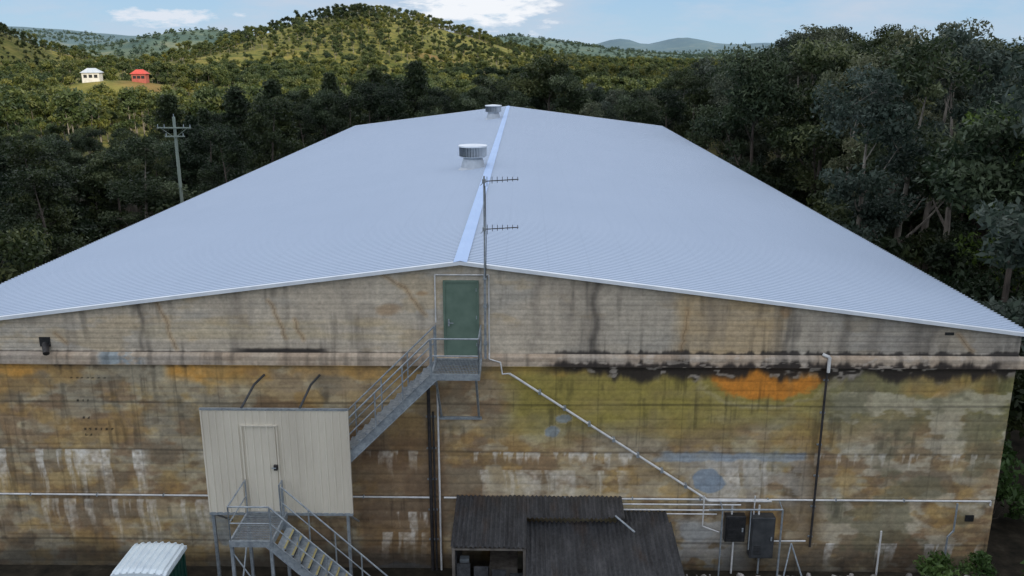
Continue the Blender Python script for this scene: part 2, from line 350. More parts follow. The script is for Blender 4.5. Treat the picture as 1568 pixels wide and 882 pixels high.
# roof sheets
EAVE=15.98; per=.2
prof=[(0,0),(.09,0),(.112,.042),(.158,.042),(.18,0)]
ys=[];hs=[]; y=-.14
while y<LEN+.15:
    for a,h in prof: ys.append(y+a);hs.append(h)
    y+=per
vs=[]
for yy,h in zip(ys,hs):
    e=EAVE+(.05 if h>0 else -.03)
    vs+=[(-e,yy,APEX+.03-SL*e+h),(0,yy,APEX+.03+h),(e,yy,APEX+.03-SL*e+h)]
fa=[];fb=[]
for k in range(len(ys)-1):
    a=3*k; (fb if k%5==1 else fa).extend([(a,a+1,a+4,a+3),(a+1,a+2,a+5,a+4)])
b=MB(); b.add(vs,fa,M_roof); b.add(vs,fb,M_rib_shade); b.obj('roof_sheeting',wh)
b=MB()
for s in (-1,1):   # ridge cap
    b.add([(0,-.17,APEX+.11),(s*.19,-.17,APEX+.09-SL*.19),(s*.19,LEN+.2,APEX+.09-SL*.19),(0,LEN+.2,APEX+.11)],[(0,1,2,3)],M_ridge)
b.obj('ridge_cap',wh)
b=MB()
for s in (-1,1):
    for yy0,yy1 in ((-.18,-.145),(LEN+.17,LEN+.2)):
        b.prism([(0,APEX+.09),(s*EAVE,APEX+.09-SL*EAVE),(s*EAVE,APEX-.01-SL*EAVE),(0,APEX-.01)],yy0,yy1,M_trim)
    b.prism([(s*.20,APEX+.091-SL*.20),(s*EAVE,APEX+.091-SL*EAVE),(s*EAVE,APEX+.082-SL*EAVE),(s*.20,APEX+.082-SL*.20)],-.144,-.06,M_trim)
    b.box(s*(EAVE-.16)-.03,s*(EAVE-.16)+.03,0,LEN,APEX-SL*EAVE-.14,APEX-SL*EAVE+.0,M_galv)
b.obj('barge_flashing',wh)
# roof ventilators
M_ventm=simple('vent_metal',(.36,.40,.45),(.46,.50,.55),3,.45,.3,0)
def vent(cx,cy):
    z0=APEX-SL*abs(cx)
    e=MB(); n=28
    def ring(r,z,sq=0): 
        return [(cx+r*math.cos(2*math.pi*k/n),cy+r*math.sin(2*math.pi*k/n),z) for k in range(n)]
    levels=[(.80,z0-.08),(.60,z0+.10),(.50,z0+.52),(.46,z0+.53),(.46,z0+.60),(.64,z0+.62),(.64,z0+.66)]
    for (r0,a0),(r1,a1) in zip(levels[:-1],levels[1:]):
        e.add(ring(r0,a0)+ring(r1,a1),[(k,(k+1)%n,n+(k+1)%n,n+k) for k in range(n)],M_ventm,False)
    m=30
    for k in range(m):   # louvre fins
        t=2*math.pi*k/m; c,s=math.cos(t),math.sin(t); t2=t+.13; c2,s2=math.cos(t2),math.sin(t2)
        e.add([(cx+.60*c,cy+.60*s,z0+.66),(cx+.69*c2,cy+.69*s2,z0+.66),(cx+.69*c2,cy+.69*s2,z0+1.12),(cx+.60*c,cy+.60*s,z0+1.12)],[(0,1,2,3)],M_ventm)
    e.tube((cx,cy,z0+.64),(cx,cy,z0+1.12),.55,M_galv,n=24)
    e.tube((cx,cy,z0+1.12),(cx,cy,z0+1.19),.72,M_trim,r1=.72,n=36); e.tube((cx,cy,z0+1.19),(cx,cy,z0+1.25),.68,M_trim,r1=.14,n=36)
    e.obj('roof_vent',wh)
vent(-.85,20.6); vent(-1.0,53.5)
# gable door
b=MB()
b.box(-.44,.44,-.045,-.02,6.90,9.06,M_green)
b.box(-.50,-.44,-.07,.0,6.90,9.12,M_green); b.box(.44,.50,-.07,.0,6.90,9.12,M_green); b.box(-.44,.44,-.07,.0,9.06,9.12,M_green)
b.box(-.37,-.33,-.10,-.045,7.8,8.0,M_galv); b.tube((-.35,-.12,7.9),(-.22,-.12,7.9),.015,M_galv)
for z in (7.2,8.0,8.8): b.box(.415,.445,-.06,-.0455,z,z+.1,M_galv)
b.obj('gable_door',wh,.004)
# scuppers / openings
b=MB()
b.box(-12.05,-11.75,-.04,.0,7.12,7.4,M_black); b.tube((-11.9,-.02,7.2),(-11.75,-.3,7.0),.09,M_dark)
b.box(13.55,13.8,-.02,.0,7.58,7.66,M_black); b.box(14.9,15.15,-.0,.03,1.75,1.95,M_black)
b.obj('wall_openings',wh)

# ------------------------------------------------------------------ pipes and conduits
p=empty('wall_pipework')
b=MB()
b.path([(-15.6,-.03,2.45),(-.95,-.03,2.43)],.03,M_white); b.path([(-.6,-.03,2.43),(15.55,-.03,2.44)],.03,M_white)
b.path([(15.55,-.03,2.44),(15.55,-.03,2.3)],.03,M_white)
b.path([(1.35,-.16,6.42),(1.5,-.14,6.32),(7.25,-.08,2.42),(9.1,-.08,2.42)],.035,M_white)
b.path([(4.7,-.1,2.3),(8.2,-.1,2.3)],.025,M_white); b.path([(4.7,-.1,2.12),(7.6,-.1,2.12)],.025,M_white)
b.path([(8.6,-.1,2.6),(8.6,-.1,2.0)],.02,M_white)
for z0 in np.arange(0,15): 
    xx=-15+2*z0; b.box(xx-.02,xx+.02,-.068,.02,2.40,2.48,M_galv)
t=np.linspace(0,1,9)[1:-1]
for k in t: 
    x=1.5+(7.25-1.5)*k; z=6.32+(2.42-6.32)*k; b.box(x-.04,x+.04,-.17,.02,z-.05,z+.05,M_galv)
# conduit frame about the door
b.path([(-.72,-.04,7.9),(-.72,-.04,9.28),(.78,-.04,9.28),(.78,-.04,7.0),(.78,-.15,6.85),(1.1,-.15,6.75),(1.15,-.15,6.4),(1.35,-.15,6.42)],.022,M_white)
b.path([(10.36,-.14,6.78),(10.36,-.14,6.5)],.05,M_white); b.path([(10.2,-.03,7.0),(10.36,-.14,6.95),(10.36,-.14,6.78)],.05,M_white)
b.path([(-.72,-.06,6.0),(-.72,-.06,.0)],.03,M_white)
b.path([(9.75,-.2,1.1),(9.45,-.6,.0)],.025,M_galv);b.path([(9.75,-.2,1.1),(10.1,-.6,.0)],.025,M_galv);b.path([(8.9,-.1,1.1),(10.2,-.1,1.12)],.025,M_white)
b.path([(14.55,-.1,2.4),(14.55,-.1,1.5),(14.4,-.1,1.3),(14.4,-.1,0)],.03,M_galv)
b.path([(12.4,-.15,1.5),(12.4,-.15,0)],.03,M_white)
b.obj('light_conduits',p)
b=MB()
b.path([(-.98,-.06,6.6),(-.98,-.06,-.1)],.05,M_dark); b.path([(-.86,-.07,5.2),(-.86,-.07,-.1)],.03,M_dark)
b.path([(10.36,-.06,6.5),(10.36,-.06,.9)],.035,M_dark)
for z in (6,5,4,3,2,1): b.box(-1.08,-.80,-.03,.03,z,z+.04,M_galv); b.box(10.29,10.43,-.03,.03,z+.2,z+.24,M_galv)
b.obj('drain_pipes',p)

# ------------------------------------------------------------------ antenna mast
am=empty('antenna_mast'); b=MB()
MX,MY=.68,-.24
b.tube((MX,MY,6.95),(MX,MY,12.05),.026,M_galv); b.tube((MX,MY,6.9),(MX,MY,9.3),.034,M_galv)
for z in (7.3,8.4,9.2): b.box(MX-.05,MX+.05,MY-.04,.0,z,z+.05,M_galv)
b.path([(MX+.03,MY-.03,9.2),(MX+.05,MY-.02,10.3),(MX+.03,MY-.03,11.8)],.009,M_black)
b.obj('mast',am)
for zz,nm in ((11.92,'upper_yagi'),(10.62,'lower_yagi')):
    b=MB(); b.tube((MX-.05,MY-.03,zz-.01),(MX+.92,MY-.03,zz+.05),.014,M_dark)
    for i,k in enumerate(np.linspace(.08,.90,7)):
        h=.14-.010*i; z=zz-.01+.06*k
        b.tube((MX+k,MY-.03,z-h*(.5 if i else 1)),(MX+k,MY-.03,z+h*.9),.009,M_dark,n=6)
    b.box(MX-.05,MX+.05,MY-.06,MY+.04,zz-.05,zz+.05,M_galv)
    b.path([(MX-.1,MY-.03,zz-.12),(MX-.02,MY-.03,zz-.04)],.01,M_galv)
    b.obj(nm,am)

# ------------------------------------------------------------------ steel stairs
def rail(b,pts,h=1.0,mid=True,post=True,every=1.0):
    top=[(x,y,z+h) for x,y,z in pts]; md=[(x,y,z+h*.52) for x,y,z in pts]
    b.path(top,.024,M_galv); 
    if mid: b.path(md,.019,M_galv)
    if post:
        for (a,c) in zip(pts[:-1],pts[1:]):
            n=max(1,round(math.dist(a,c)/every))
            for k in range(n+1):
                q=[a[i]+(c[i]-a[i])*k/n for i in range(3)]; b.tube((q[0],q[1],q[2]-.1),(q[0],q[1],q[2]+h),.022,M_galv)
def flight(b,xt,zt,xb,zb,y0,y1,yellow=False):
    dx,dz=xb-xt,zb-zt; L_=math.hypot(dx,dz); nxn,nzn=-dz/L_,dx/L_
    if nzn>0: nxn,nzn=-nxn,-nzn
    h=.24
    for ya in (y0,y1-.012):
        b.prism([(xt,zt+.02),(xb,zb+.02),(xb+nxn*h,zb+nzn*h),(xt+nxn*h,zt+nzn*h)],ya,ya+.012,M_galv)
        yb=ya-.03 if ya==y0 else ya+.012
        b.prism([(xt,zt+.02),(xb,zb+.02),(xb,zb-.0),(xt,zt-.0)],yb,yb+.03,M_galv)
        b.prism([(xt+nxn*h,zt+nzn*h),(xb+nxn*h,zb+nzn*h),(xb+nxn*(h-.02),zb+nzn*(h-.02)),(xt+nxn*(h-.02),zt+nzn*(h-.02))],yb,yb+.03,M_galv)
    n=round(abs(dz)/.19)
    for k in range(1,n):
        x=xt+dx*k/n; z=zt+dz*k/n-.02; s=.125
        b.box(x-s,x+s,y0+.013,y1-.013,z-.035,z,M_galv)
        if yellow:
            e=s if dx>0 else -s
            xa,xb_=sorted((x+e*.6,x+e*1.02)); b.box(xa,xb_,y0+.014,y1-.014,z+.001,z+.008,M_yellow)
    for yy in (y0-.02,y1+.02):
        rail(b,[(xt,yy,zt),(xb,yy,zb)],1.0)
def deck(b,x0,x1,y0,y1,z):
    b.box(x0,x1,y0,y0+.05,z-.17,z+.01,M_galv);b.box(x0,x1,y1-.05,y1,z-.17,z+.01,M_galv)
    b.box(x0,x0+.05,y0+.05,y1-.05,z-.17,z+.01,M_galv);b.box(x1-.05,x1,y0+.05,y1-.05,z-.17,z+.01,M_galv)
    x=x0+.06
    while x<x1-.06: b.box(x,x+.012,y0+.05,y1-.05,z-.03,z,M_galv); x+=.04
    y=y0+.1
    while y<y1-.06: b.box(x0+.05,x1-.05,y,y+.01,z-.02,z-.003,M_galv); y+=.12
st=empty('steel_staircase')
b=MB(); deck(b,-.75,.58,-1.4,-.12,6.85)
rail(b,[(-.72,-1.37,6.85),(.55,-1.37,6.85),(.55,-.15,6.85)],1.0)
rail(b,[(-.72,-.15,6.85),(-.72,-.4,6.85)],1.0)
for x in (-.62,.47):
    b.tube((x,-1.3,6.68),(x,.0,5.0),.035,M_galv); 
b.box(-.7,.55,-.05,.02,4.95,5.03,M_galv)
b.obj('upper_landing',st)
b=MB(); flight(b,-.75,6.85,-4.6,3.0,-1.38,-.3); b.obj('upper_flight',st)
b=MB(); deck(b,-6.02,-4.87,-3.05,-1.5,2.75)
rail(b,[(-4.95,-1.55,2.75),(-4.95,-1.85,2.75)],1.0)
rail(b,[(-5.98,-1.55,2.75),(-5.98,-3.02,2.75),(-4.9,-3.02,2.75)],1.0)
for x in (-5.97,-4.92):
    for y in (-3.0,-1.56): b.box(x-.04,x+.04,y-.04,y+.04,-.1,2.58,M_galv)
b.path([(-5.97,-3.0,.3),(-5.97,-1.56,2.4)],.025,M_galv); b.path([(-5.97,-3.0,2.4),(-4.92,-3.0,.6)],.02,M_galv)
b.obj('lower_landing',st)
b=MB(); flight(b,-4.87,2.75,-2.05,.0,-3.03,-1.95,True); b.obj('lower_flight',st)

# ------------------------------------------------------------------ cladding screen enclosing the stair foot
sc=empty('clad_stair_enclosure'); b=MB()
x=-7.05; vs=[];fs=[]; pr=[(0,0),(.13,0),(.15,-.035),(.18,-.035),(.2,0)]
xs=[];yo=[]
while x<-3.06:
    for a,h in pr[:-1]: xs.append(x+a); yo.append(h)
    x+=.2
for X_,Y_ in zip(xs,yo): vs+=[(X_,-1.44+Y_,2.70),(X_,-1.44+Y_,5.80)]
fs=[(2*k,2*k+2,2*k+3,2*k+1) for k in range(len(xs)-1)]
b.add(vs,fs,M_clad); xe=xs[-1]
b.box(-7.10,xe+.04,-1.46,-1.40,5.80,5.86,M_galv)
b.box(-7.09,-7.05,-1.47,-1.38,2.70,5.80,M_clad); b.box(xe,xe+.04,-1.47,-1.38,2.70,5.80,M_clad)
b.box(-7.09,xe+.04,-1.47,-1.40,2.62,2.70,M_galv)
# side sheets
b.box(-7.085,-7.055,-1.378,-.0,2.70,5.2,M_clad)
# door
for xa,xb,za,zb in ((-6.0,-5.965,2.78,5.38),(-5.03,-4.995,2.78,5.38),(-5.965,-5.03,5.345,5.38)):
    b.box(xa,xb,-1.496,-1.45,za,zb,M_clad)
b.box(-5.15,-5.05,-1.55,-1.475,4.05,4.2,M_dark); b.tube((-5.2,-1.54,4.12),(-5.08,-1.54,4.12),.02,M_galv)
for xx in (-5.95,-4.35):
    b.path([(xx,-1.43,5.85),(xx+.12,-.55,6.2),(xx+.25,.0,6.28)],.035,M_gcab)
for xx in (-7.03,-3.2): b.box(xx-.04,xx+.04,-1.39,-1.31,-.1,5.75,M_galv)
b.path([(-7.03,-1.35,2.6),(-7.03,.02,1.6)],.03,M_galv); b.path([(-3.2,-1.35,2.6),(-3.2,.02,1.6)],.03,M_galv)
b.obj('screen_panels',sc)

# ------------------------------------------------------------------ portable toilet
pt=empty('portable_toilet'); b=MB()
x0,x1,y0,y1=-8.85,-7.5,-3.75,-2.4
b.box(x0+.04,x1-.04,y0+.04,y1-.04,.12,2.12,M_grnpl)
for xx in (x0,x1-.1):
    for yy in (y0,y1-.1): b.box(xx,xx+.1,yy,yy+.1,.1,2.14,M_grnpl)
for k in range(5): b.box(x0+.14+k*.23,x0+.26+k*.23,y0+.02,y0+.04,.5,1.9,M_grnpl)
for k in range(5): b.box(x1-.04,x1-.02,y0+.16+k*.22,y0+.28+k*.22,.4,1.9,M_grnpl)
b.box(x0-.05,x1+.05,y0-.05,y1+.05,0,.11,M_black)
b.box(x0+.95,x0+1.05,y0-.02,y0+.04,1.0,1.2,M_black)
b.obj('cabin',pt,.02)
b=MB(); n=16; vs=[]
def zr(u): return 2.20+.12*math.sqrt(max(0,1-(2*u-1)**2*.92))
prs=[]
for k in range(65):
    u=k/64; prs.append((x0-.04+(x1-x0+.08)*u, zr(u)+(.045 if (k%8) in (3,4) else 0)))
for xx,zz in prs: vs+=[(xx,y0-.06,zz-.05),(xx,y0+.08,zz),(xx,y1-.08,zz),(xx,y1+.04,zz-.05)]
fs=[]
for k in range(64):
    for j in range(3): fs.append((4*k+j,4*k+4+j,4*k+5+j,4*k+1+j))
b.add(vs,fs,M_toproof)
b.add([(x,y0-.06,z-.05) for x,z in prs]+[(x0-.04,y0-.06,2.10),(x1+.04,y0-.06,2.10)],[tuple(list(range(65))+[66,65])],M_toproof)
b.box(x1+.02,x1+.05,y0-.05,y1+.04,2.10,2.20,M_toproof); b.box(x0-.05,x0-.02,y0-.05,y1+.04,2.10,2.20,M_toproof)
b.obj('roof_cap',pt)

# ------------------------------------------------------------------ lean-to shed with old iron roofs
ls=empty('lean_to_shed')
def iron_roof(b,x0,x1,ya,za,yb,zb,mat,per=.13,amp=.028,ext=0):
    n=int((x1-x0)/per*6); vs=[];fs=[]
    for k in range(n+1):
        x=x0+(x1-x0)*k/n; h=amp*math.sin(2*math.pi*(x-x0)/per)
        j=.05*math.sin(int((x-x0)/.76)*2.7)
        lift=.012*math.sin(int((x-x0)/.76)*4.1)
        vs+=[(x,ya,za+h+lift),(x,(ya+yb)/2,(za+zb)/2+h+lift+.01*math.sin(x*3)),(x,yb+j,zb+h+lift)]
    for k in range(n):
        a=3*k; fs+=[(a+1,a,a+3,a+4),(a+2,a+1,a+4,a+5)]
    b.add(vs,fs,mat,True)
b=MB()
iron_roof(b,-.22,1.86,-.02,2.50,-2.35,2.20,M_iron)
iron_roof(b,1.861,4.68,-.02,2.50,-1.05,2.36,M_iron)
iron_roof(b,1.84,6.02,-.85,2.14,-4.2,1.80,M_iron)
iron_roof(b,4.5,6.02,-.05,2.05,-.9,2.0,M_iron)
b.obj('iron_roof',ls)
b=MB()
for x in (-.15,1.8): 
    b.box(x-.04,x+.04,-2.3,-2.22,-.1,2.16,M_wood); b.box(x-.035,x+.035,-.1,-.03,-.1,2.4,M_wood)
b.box(-.2,1.82,-2.31,-2.25,2.08,2.14,M_wood)
b.box(1.9,5.95,-4.1,-4.02,1.70,1.75,M_wood)
for x in (1.95,3.9,5.9): b.box(x-.04,x+.04,-4.1,-4.02,-.1,1.70,M_wood)
b.box(5.9,5.94,-4.0,-.1,-.1,1.72,M_iron); b.box(1.9,1.94,-4.0,-2.4,-.1,1.72,M_iron)
b.box(-.12,-.08,-2.2,-.12,-.1,2.15,M_iron)
for k in range(3): b.box(-.15+.1,1.78,-2.27,-2.24,.3+k*.25,.45+k*.25,M_wood)
b.box(.0,.25,-2.0,-1.8,1.2,1.6,M_galv); b.box(.8,1.6,-1.6,-.4,0,1.1,M_wood)
b.path([(4.4,-1.0,2.42),(4.9,-1.5,2.2)],.03,M_galv)
for k in range(4): b.box(-.1+k*.5,.3+k*.5,-2.2,-2.16,.0,1.6-.1*k,M_iron)
b.obj('frame',ls)

# ------------------------------------------------------------------ electrical boxes
for (x0,x1,z0,z1,d,nm,mc) in ((7.75,8.35,1.15,2.0,.25,'electrical_switchboard',M_black),(8.5,9.2,.65,2.0,.32,'electrical_switchboard',M_gcab)):
    e=empty(nm); b=MB()
    b.box(x0,x1,-d,-.0,z0,z1,mc); b.obj('cabinet',e,.02)
    b=MB(); b.box(x0+.04,x1-.04,-d-.02,-d-.001,z0+.05,z1-.05,mc); b.box(x1-.12,x1-.08,-d-.05,-d-.02,(z0+z1)/2-.06,(z0+z1)/2+.06,M_galv)
    for k in range(6): b.box(x0+.1,x0+.32,-d-.028,-d-.0205,z0+.15+k*.05,z0+.17+k*.05,M_black)
    b.obj('door_panel',e)
    b=MB(); b.path([((x0+x1)/2,-.1,z0),((x0+x1)/2,-.1,0)],.03,M_white if x0<8 else M_galv); b.path([((x0+x1)/2-.1,-.1,z1),((x0+x1)/2-.1,-.1,2.3)],.03,M_white); b.obj('conduit',e)
e=empty('switchboard_frame'); b=MB()
b.path([(7.2,-.40,2.30),(9.35,-.40,2.32)],.03,M_galv); b.path([(9.35,-.40,2.32),(9.35,-.40,.1)],.03,M_galv); b.path([(7.6,-.40,2.3),(7.6,-.40,.1)],.025,M_galv)
b.path([(7.6,-.40,2.3),(7.6,.0,2.4)],.02,M_galv); b.path([(9.35,-.40,2.3),(9.35,.0,2.4)],.02,M_galv); b.path([(8.43,-.40,2.3),(8.43,-.40,1.0)],.02,M_galv)
b.path([(6.0,-.12,2.0),(7.5,-.12,2.0)],.02,M_white); b.path([(7.1,-.12,2.6),(7.1,-.12,1.6),(7.6,-.12,1.4)],.02,M_white); b.obj('brackets',e)
# rubble along the wall base
rng=random.Random(3); b=MB()
M_rub=simple('rubble',(.12,.11,.10),(.42,.40,.38),2.2,.9,0,.3)
for k in range(260):
    x=rng.uniform(6.3,15.2); y=rng.uniform(-2.2,-.2); r=rng.uniform(.03,.17)
    pts=[]; 
    for i in range(6):
        t=i/6*6.283; pts.append((x+r*rng.uniform(.6,1.2)*math.cos(t),y+r*rng.uniform(.6,1.2)*math.sin(t)))
    z=r*rng.uniform(.5,1.1); 
    b.add([(a,c,-.02) for a,c in pts]+[(x+(a-x)*.6,y+(c-y)*.6,z) for a,c in pts],[(i,(i+1)%6,6+(i+1)%6,6+i) for i in range(6)]+[tuple(range(6,12))],M_rub)
b.obj('rubble_pile')
# ------------------------------------------------------------------ utility pole
up=empty('utility_pole'); b=MB(); PX,PY=-22.9,38.5
M_pole=simple('pole_timber',(.16,.20,.17),(.26,.31,.27),4,.8,0,.2,(1,1,.1))
b.tube((PX,PY,-4),(PX,PY,10.75),.15,M_pole,r1=.10,n=12)
for z,hw in ((10.0,1.2),(9.4,.7)):
    b.box(PX-hw,PX+hw,PY-.16,PY-.06,z-.04,z+.04,M_pole)
    for k in ((-1,-.6,.6,1) if z>9.8 else (-.9,.9)):
        b.tube((PX+hw*k*.95,PY-.11,z+.04),(PX+hw*k*.95,PY-.11,z+.24),.035,M_galv,r1=.02)
b.path([(PX-.9,PY-.11,9.95),(PX,PY-.13,9.3)],.02,M_pole); b.path([(PX+.9,PY-.11,9.95),(PX,PY-.13,9.3)],.02,M_pole)
b.tube((PX,PY,10.75),(PX,PY,10.95),.03,M_galv)
b.obj('pole_and_crossarms',up)

# ------------------------------------------------------------------ unseen clouds added to shade the site and parts of the hills
rc_=random.Random(5)
M_shade_cloud=simple('shade_cloud_vapour',(.75,.77,.8),(.85,.86,.88),.01,1,0,0)
sph=[];sf=[]; nu,nv_=14,9
for iu in range(nv_+1):
    ph=math.pi*iu/nv_
    for iv in range(nu): sph.append((math.sin(ph)*math.cos(2*math.pi*iv/nu),math.sin(ph)*math.sin(2*math.pi*iv/nu),math.cos(ph)))
for iu in range(nv_):
    for iv in range(nu): sf.append((iu*nu+iv,(iu+1)*nu+iv,(iu+1)*nu+(iv+1)%nu,iu*nu+(iv+1)%nu))
def shade_cloud(ac0,al0,ra,rl,T0,step=38,r0=40,fill=1.0,gz=0,amax=1e9):
    cl=MB(); al=al0-rl
    while al<=min(al0+rl,amax):
        ac=ac0-ra
        while ac<=ac0+ra:
            if ((ac-ac0)/ra)**2+((al-al0)/rl)**2<1 and rc_.random()<fill:
                gx=-sx*al-sy*ac+rc_.uniform(-10,10); gy=-sy*al+sx*ac+rc_.uniform(-10,10)
                T=T0+rc_.uniform(-50,90); c_=Vector((gx,gy,gz))+sd*T; r_=rc_.uniform(1,1.3)*r0
                cl.add([(c_.x+p_[0]*r_*1.1,c_.y+p_[1]*r_*1.1,c_.z+p_[2]*r_) for p_ in sph],sf,M_shade_cloud,True)
            ac+=step
        al+=step
    cl.obj('shade_cloud')
shade_cloud(0,-60,340,205,1500,amax=50)
def shade_cloud_over(x,y,z,ra,rl,fill,step=34,r0=26):
    al=-sx*x-sy*y; ac=-sy*x+sx*y
    shade_cloud(ac,al,ra,rl,1900,step,r0,fill,z)
shade_cloud_over(-480,650,30,120,110,.7)
shade_cloud_over(-215,760,25,50,80,.6,28,20)
shade_cloud_over(60,430,0,80,35,.5,30,18)

# ------------------------------------------------------------------ terrain
hills=[ # x,y,height,sx,sy
 (-165,860,48,80,210),(-70,850,16,75,200),
 (-518,690,58,80,150),(-345,900,-12,95,300),(-151,310,7,24,18),
 (-735,2000,32,70,200),(-900,2100,28,260,300),(-600,2050,14,150,300),
 (-60,2600,48,210,300),(60,2700,12,200,300),
 (418,4000,42,70,300),(696,4000,40,85,300),(900,4200,24,300,400),(250,4200,24,300,400),
 (1300,4000,28,400,400),(2500,4200,40,500,400),(1900,4600,30,500,400),(-1800,3500,60,700,500),(-2600,3000,90,700,500)]
HOUSES=[(-158,306),(-141.5,309)]
def hgt(x,y):
    x=np.asarray(x,float); y=np.asarray(y,float)
    r=np.hypot(x,y-30); h=-5*sstep(60,220,r)
    for cx,cy,H,a,b_ in hills: h=h+H*np.exp(-.5*(((x-cx)/a)**2+((y-cy)/b_)**2))
    amp=sstep(90,500,r)
    h=h+amp*(fbm(x/90+50,y/90+50,201,4)-.5)*14+amp*((fbm(x/600+50,y/600+50,211,3)-.5)*12-2)*sstep(500,1500,r)
    return h
rings=[0.]; r=3.
while r<14000: rings.append(r); r*=1.026
R=np.array(rings); NA=600; A=np.linspace(0,2*np.pi,NA,endpoint=False)
RR,AA=np.meshgrid(R,A,indexing='ij'); X=RR*np.cos(AA); Y=30+RR*np.sin(AA); Z=hgt(X,Y)
V=np.stack([X,Y,Z],-1).reshape(-1,3); i=np.arange(len(R)*NA).reshape(len(R),NA); j=np.roll(i,-1,1)
F=np.stack([i[:-1],i[1:],j[1:],j[:-1]],-1).reshape(-1,4)
me=bpy.data.meshes.new('ground'); me.vertices.add(len(V)); me.vertices.foreach_set('co',V.ravel())
me.loops.add(F.size); me.loops.foreach_set('vertex_index',F.ravel().astype(np.int32))
me.polygons.add(len(F)); me.polygons.foreach_set('loop_start',np.arange(0,F.size,4,dtype=np.int32))
me.update(calc_edges=True); me.validate(); me.polygons.foreach_set('use_smooth',np.ones(len(me.polygons),bool))
g=bpy.data.objects.new('ground',me); COL.objects.link(g)
m,nt,bs,o=new_mat('ground_cover')
ge=N(nt,'ShaderNodeNewGeometry')
f1=noise(nt,ge.outputs['Position'],.012,6,.6); f2=noise(nt,ge.outputs['Position'],.11,6,.65); f4=noise(nt,ge.outputs['Position'],1.7,6,.7)
grass=ramp(nt,f2,[(.35,(.055,.07,.018)),(.5,(.13,.13,.033)),(.68,(.22,.185,.055))])
grass=mix(nt,ramp(nt,f1,[(.60,0),(.72,1)]),grass,(.20,.115,.05))
vl=N(nt,'ShaderNodeVectorMath',operation='LENGTH'); L(nt,ge.outputs['Position'],vl.inputs[0])
def mr(a,b_):
    q=N(nt,'ShaderNodeMapRange'); q.inputs[1].default_value=a; q.inputs[2].default_value=b_; L(nt,vl.outputs['Value'],q.inputs[0]); return q.outputs[0]
near=ramp(nt,f4,[(.3,(.012,.012,.010)),(.55,(.035,.030,.022)),(.75,(.07,.06,.045))])
c=mix(nt,mr(90,170),near,grass)
far=ramp(nt,noise(nt,ge.outputs['Position'],.010,8,.7),[(.35,(.05,.085,.075)),(.55,(.085,.125,.095)),(.66,(.17,.18,.12))])
c=mix(nt,mr(1100,1900),c,far)  # far cover tinted blue-green, aerial haze put into the colour
c=mix(nt,mr(2200,5200),c,(.12,.19,.27))  # blue haze painted into the ground colour with distance
L(nt,c,bs.inputs['Base Color']); bs.inputs['Roughness'].default_value=.95; bs.inputs['Specular IOR Level'].default_value=.1
bump(nt,bs,f4,.5,.05)
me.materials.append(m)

# ------------------------------------------------------------------ trees
def leafmat(name,dark,mid,light,trans=.25,patchy=False):
    m,nt,b,o=new_mat(name)
    a=N(nt,'ShaderNodeAttribute',attribute_name='Col'); oi=N(nt,'ShaderNodeObjectInfo')
    sp=N(nt,'ShaderNodeSeparateColor'); L(nt,a.outputs['Color'],sp.inputs[0])
    c=ramp(nt,sp.outputs[0],[(.0,dark),(.5,mid),(1,light)])
    c=mix(nt,1,c,ramp(nt,oi.outputs['Random'],[(0,(.58,.70,.74)),(.5,(1,1,1)),(1,(1.45,1.27,.9))]),'MULTIPLY')
    if patchy:
        pn=noise(nt,oi.outputs['Location'],.013,4,.6)
        c=mix(nt,1,c,ramp(nt,pn,[(.34,(.42,.56,.62)),(.50,(.9,.95,.9)),(.66,(1.45,1.22,.8))]),'MULTIPLY')
    L(nt,c,b.inputs['Base Color']); b.inputs['Roughness'].default_value=.55; b.inputs['Specular IOR Level'].default_value=.3
    t=N(nt,'ShaderNodeBsdfTranslucent'); L(nt,c,t.inputs['Color']); ms=N(nt,'ShaderNodeMixShader'); ms.inputs[0].default_value=trans
    L(nt,b.outputs[0],ms.inputs[1]); L(nt,t.outputs[0],ms.inputs[2]); L(nt,ms.outputs[0],o.inputs[0]); return m
LM_euc=leafmat('eucalypt_foliage',(.017,.031,.013),(.045,.066,.030),(.105,.13,.066))
LM_grey=leafmat('grey_gum_foliage',(.024,.038,.026),(.07,.09,.062),(.135,.155,.12))
LM_pine=leafmat('dark_foliage',(.009,.018,.008),(.023,.038,.016),(.048,.066,.028))
LM_hill=leafmat('hill_foliage',(.03,.05,.014),(.07,.09,.028),(.13,.145,.05),patchy=True)
LM_hill2=leafmat('hill_foliage_dark',(.02,.038,.014),(.05,.07,.028),(.10,.12,.055),patchy=True)
LM_bright=leafmat('bright_foliage',(.03,.06,.012),(.07,.12,.03),(.12,.18,.05))
LM_far_haze=leafmat('hazy_far_foliage',(.035,.065,.05),(.06,.10,.07),(.10,.14,.09))  # leaf colour carries a painted bluish haze for distance
M_bark=simple('bark',(.10,.085,.07),(.28,.25,.21),3,.9,0,.4,(1,1,.3))
M_barkd=simple('dark_bark',(.04,.033,.027),(.11,.09,.075),3,.9,0,.4,(1,1,.3))
